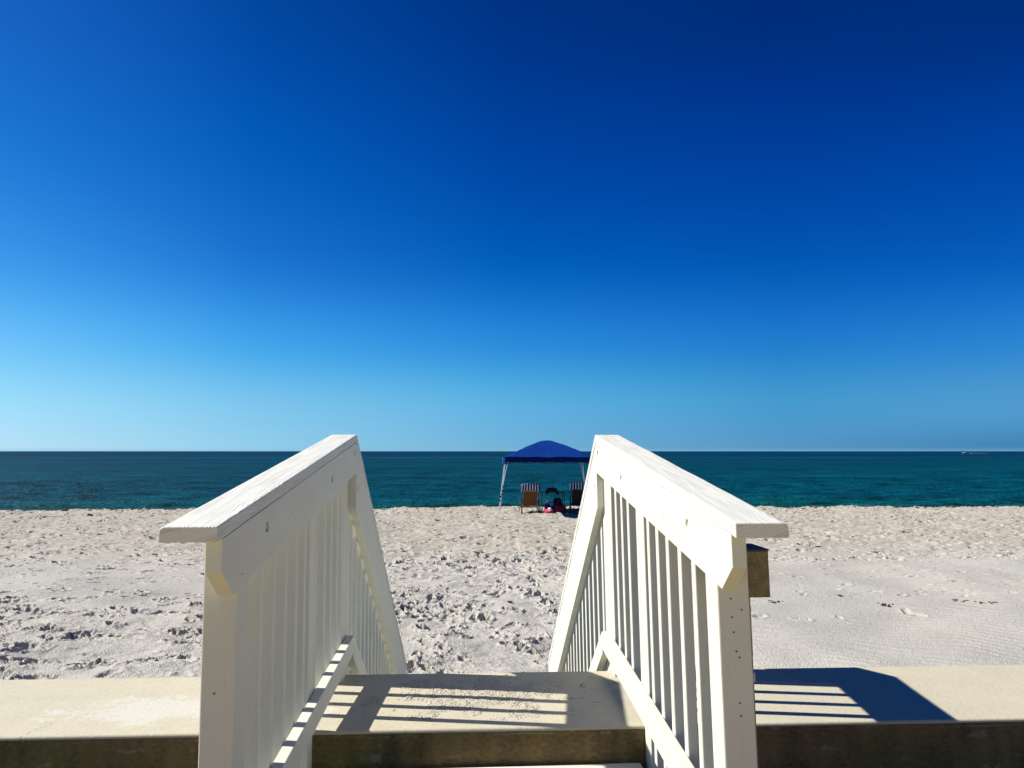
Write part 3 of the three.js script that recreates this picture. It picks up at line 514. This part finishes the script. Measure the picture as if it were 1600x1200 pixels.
{
  const x = 2.86, d = 24.1, T = thing('folding_table', 'small dark folding table standing between the two beach chairs', 'table', [x, ground(x, d), -d]);
  const W = 0.42, D = 0.25, H = 0.72;
  mesh('table_top', new RoundedBoxGeometry(2 * W, 0.025, 2 * D, 2, 0.008).translate(0, H, 0), frameMat, T);
  for (const [sx, sz] of [[-1, 1], [1, 1], [-1, -1], [1, -1]]) mesh('leg', tube([sx * (W - 0.01), -0.03, sz * D], [sx * (W - 0.02), H, sz * (D - 0.02)], 0.014), frameMat, T);
  for (const z of [D, -D]) mesh('stretcher', tube([-W + 0.01, 0.25, z], [W - 0.01, 0.25, z], 0.009), frameMat, T);
  // a dark cloth bundle drooping over the table edge
  const g = new THREE.SphereGeometry(1, 40, 24), p = g.attributes.position;
  for (let i = 0; i < p.count; i++) { const a = p.getX(i), b = p.getY(i), c = p.getZ(i), k = 1 + 0.16 * noise(a * 2.6 + 3, b * 2.6 + c * 2) + 0.08 * noise(a * 6, c * 6 + b * 5); const droop = 0.13 * smooth(0.35, 0.95, Math.abs(a) + 0.25 * noise(a * 4, c * 3)) * (c > -0.2 ? 1 : 0.4); p.setXYZ(i, a * 0.25 * k, b * 0.085 * k - droop, c * 0.2 * k); }
  g.computeVertexNormals();
  tag(mesh('cloth_bundle', g.translate(x - 0.03, ground(x, d) + H + 0.085, -d + 0.12), std(rgb(0.012, 0.01, 0.012), 0.95)), 'black cloth bundle drooping over the top of the small table', 'cloth');
}
function softBag(name, label, cat, x, d, w, h, t, color, seed, handle) {
  const T = thing(name, label, cat, [x, ground(x, d), -d], (seed % 5 - 2) * 0.1);
  const g = new RoundedBoxGeometry(w, h, t, 8, Math.min(w, h, t) * 0.32), p = g.attributes.position;
  for (let i = 0; i < p.count; i++) { const a = p.getX(i), b = p.getY(i), c = p.getZ(i), k = 0.018 * noise(a * 9 + seed, b * 9) + 0.018 * noise(c * 9 + seed, b * 8 + 4), f = b / h; p.setXYZ(i, a * (1 - 0.18 * f) + k, b + 0.012 * noise(a * 7, c * 7 + seed) - 0.05 * Math.max(0, f) * Math.abs(a / w), c * (1 - 0.3 * f) + k); }
  g.computeVertexNormals();
  mesh('bag_body', g.translate(0, h / 2 - 0.02, 0), std(color, 0.85), T);
  if (handle) for (const z of [-1, 1]) mesh('handle', path([[-w * 0.22, h - 0.06, z * t * 0.3], [-w * 0.16, h + 0.12, z * t * 0.18], [w * 0.16, h + 0.12, z * t * 0.18], [w * 0.22, h - 0.06, z * t * 0.3]], 0.011, 24), std(handle, 0.8), T);
  return T;
}
{
  const nb = softBag('beach_bag', 'navy bag with a light blue patch on the sand under the small table', 'bag', 2.72, 23.75, 0.4, 0.4, 0.26, rgb(0.008, 0.012, 0.07), 3, rgb(0.14, 0.24, 0.42));
  const patch = mesh('patch', new THREE.SphereGeometry(0.09, 20, 12).scale(0.9, 1.15, 0.35).translate(0.06, 0.27, 0.115), std(rgb(0.05, 0.17, 0.55), 0.7), nb); patch.userData.label = 'light blue patch on the front of the bag';
  softBag('backpack', 'black backpack standing behind the red bag beside the small table', 'backpack', 3.02, 24.0, 0.32, 0.52, 0.24, rgb(0.008, 0.008, 0.012), 6, rgb(0.03, 0.03, 0.03));
  softBag('tote_bag', 'dark red bag on the sand at the right leg of the small table', 'bag', 3.06, 23.5, 0.44, 0.3, 0.26, rgb(0.2, 0.008, 0.016), 9, rgb(0.12, 0.006, 0.012));
  const x = 2.64, d = 23.35, P = thing('beach_towel', 'crumpled pink and white towel on the sand beside the red bag', 'towel', [x, ground(x, d), -d]);
  const lumpy = (w, h, t, seed) => { const g = new THREE.SphereGeometry(1, 32, 18), p = g.attributes.position; for (let i = 0; i < p.count; i++) { const a = p.getX(i), b = p.getY(i), c = p.getZ(i), k = 1 + 0.2 * noise(a * 2.4 + seed, b * 2.4 + c * 1.7) + 0.1 * noise(a * 6 + seed, c * 6); p.setXYZ(i, a * w * k, Math.max(-0.25, b) * h * k, c * t * k); } g.computeVertexNormals(); return g; };
  mesh('pink_fold', lumpy(0.15, 0.15, 0.12, 2).translate(0, 0.05, 0), std(rgb(0.72, 0.05, 0.14), 0.9), P);
  mesh('white_fold', lumpy(0.07, 0.09, 0.06, 8).rotateZ(0.5).translate(0.04, 0.11, 0.09), std(rgb(0.75, 0.66, 0.68), 0.9), P);
}

// ---------------------------------------------------------------- far boat and its wake
{
  const B = thing('motorboat', 'tiny white motorboat far out on the horizon at the right', 'boat', [672, WAVE_Y, -860], Math.PI / 2 - 0.05);
  B.scale.set(0.8, 0.62, 0.8);
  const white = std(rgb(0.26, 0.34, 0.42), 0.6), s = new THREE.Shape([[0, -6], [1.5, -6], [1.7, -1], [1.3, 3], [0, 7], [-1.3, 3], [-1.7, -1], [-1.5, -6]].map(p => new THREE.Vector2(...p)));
  mesh('hull', new THREE.ExtrudeGeometry(s, { depth: 1.5, bevelEnabled: true, bevelSize: 0.15, bevelThickness: 0.15, bevelSegments: 2 }).rotateX(-Math.PI / 2).translate(0, 0.1, 0), white, B);
  mesh('cabin', new RoundedBoxGeometry(2.2, 1.4, 3.6, 2, 0.25).translate(0, 2.2, -0.6), white, B);
  mesh('hardtop', new RoundedBoxGeometry(2.4, 0.15, 3.4, 1, 0.05).translate(0, 3.9, 0.4), white, B);
  for (const [x, z] of [[-1, -1], [1, -1], [-1, 1.9], [1, 1.9]]) mesh('pillar', tube([x, 2.7, z], [x, 3.9, z], 0.06), white, B);
  mesh('windscreen', new THREE.BoxGeometry(2.0, 0.7, 0.1).rotateX(0.4).translate(0, 3.0, -2.0), std(rgb(0.02, 0.03, 0.04), 0.2), B);
  const gs = [], r = rng(4);
  for (let i = 0; i < 36; i++) { const t = r(); gs.push(new THREE.SphereGeometry(1, 8, 6).scale(1.6 + r(), 0.22 * (1.2 - t), 0.9 + r()).translate(680 + t * 24, WAVE_Y + 0.1, -860 + (r() - 0.5) * (2 + t * 5))); }
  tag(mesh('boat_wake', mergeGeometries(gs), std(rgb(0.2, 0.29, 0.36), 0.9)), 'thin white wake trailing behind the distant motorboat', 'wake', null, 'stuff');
}

// ---------------------------------------------------------------- wrack line and specks of weed
{
  const r = rng(91), gs = [], bit = new THREE.IcosahedronGeometry(1, 0);
  for (let i = 0; i < 700; i++) {
    const wrack = i < 420, x = mix(-26, 28, r()), d = wrack ? crestD(x) - 0.3 + 0.9 * (r() - 0.3) : mix(9, 24, r()) , k = wrack ? mix(0.03, 0.1, r() * r()) : mix(0.012, 0.035, r());
    if (wrack && Math.abs(x - 1) < 5 && r() < 0.7) continue;
    if (!wrack && x < 1 && r() < 0.6) continue;
    gs.push(bit.clone().scale(k * (1 + 1.6 * r()), k * 0.45, k * (0.6 + r())).rotateY(r() * 3).translate(x, sandHeight(x, d, false) + k * 0.25, -d));
  }
  for (const [x, d] of [[4.33, 9.43], [5.84, 9.22], [5.5, 9.85], [7.38, 9.33], [7.1, 9.47], [12.07, 17.7], [11.7, 17.5]]) for (let i = 0; i < 11; i++) {
    const k = mix(0.006, 0.02, r()), a = x + (r() + r() - 1) * 0.15, b = d + (r() + r() - 1) * 0.1;
    gs.push(bit.clone().scale(k * (1 + 2.4 * r()), k * 0.5, k * (0.5 + 0.6 * r())).rotateY(r() * 3).translate(a, sandHeight(a, b, true) + k * 0.3, -b));
  }
  tag(mesh('seaweed_bits', mergeGeometries(gs), std(rgb(0.03, 0.024, 0.016), 0.9)), 'dark bits of dried seaweed scattered along the beach crest and sand', 'seaweed', null, 'stuff');
}

renderer.render(scene, camera);
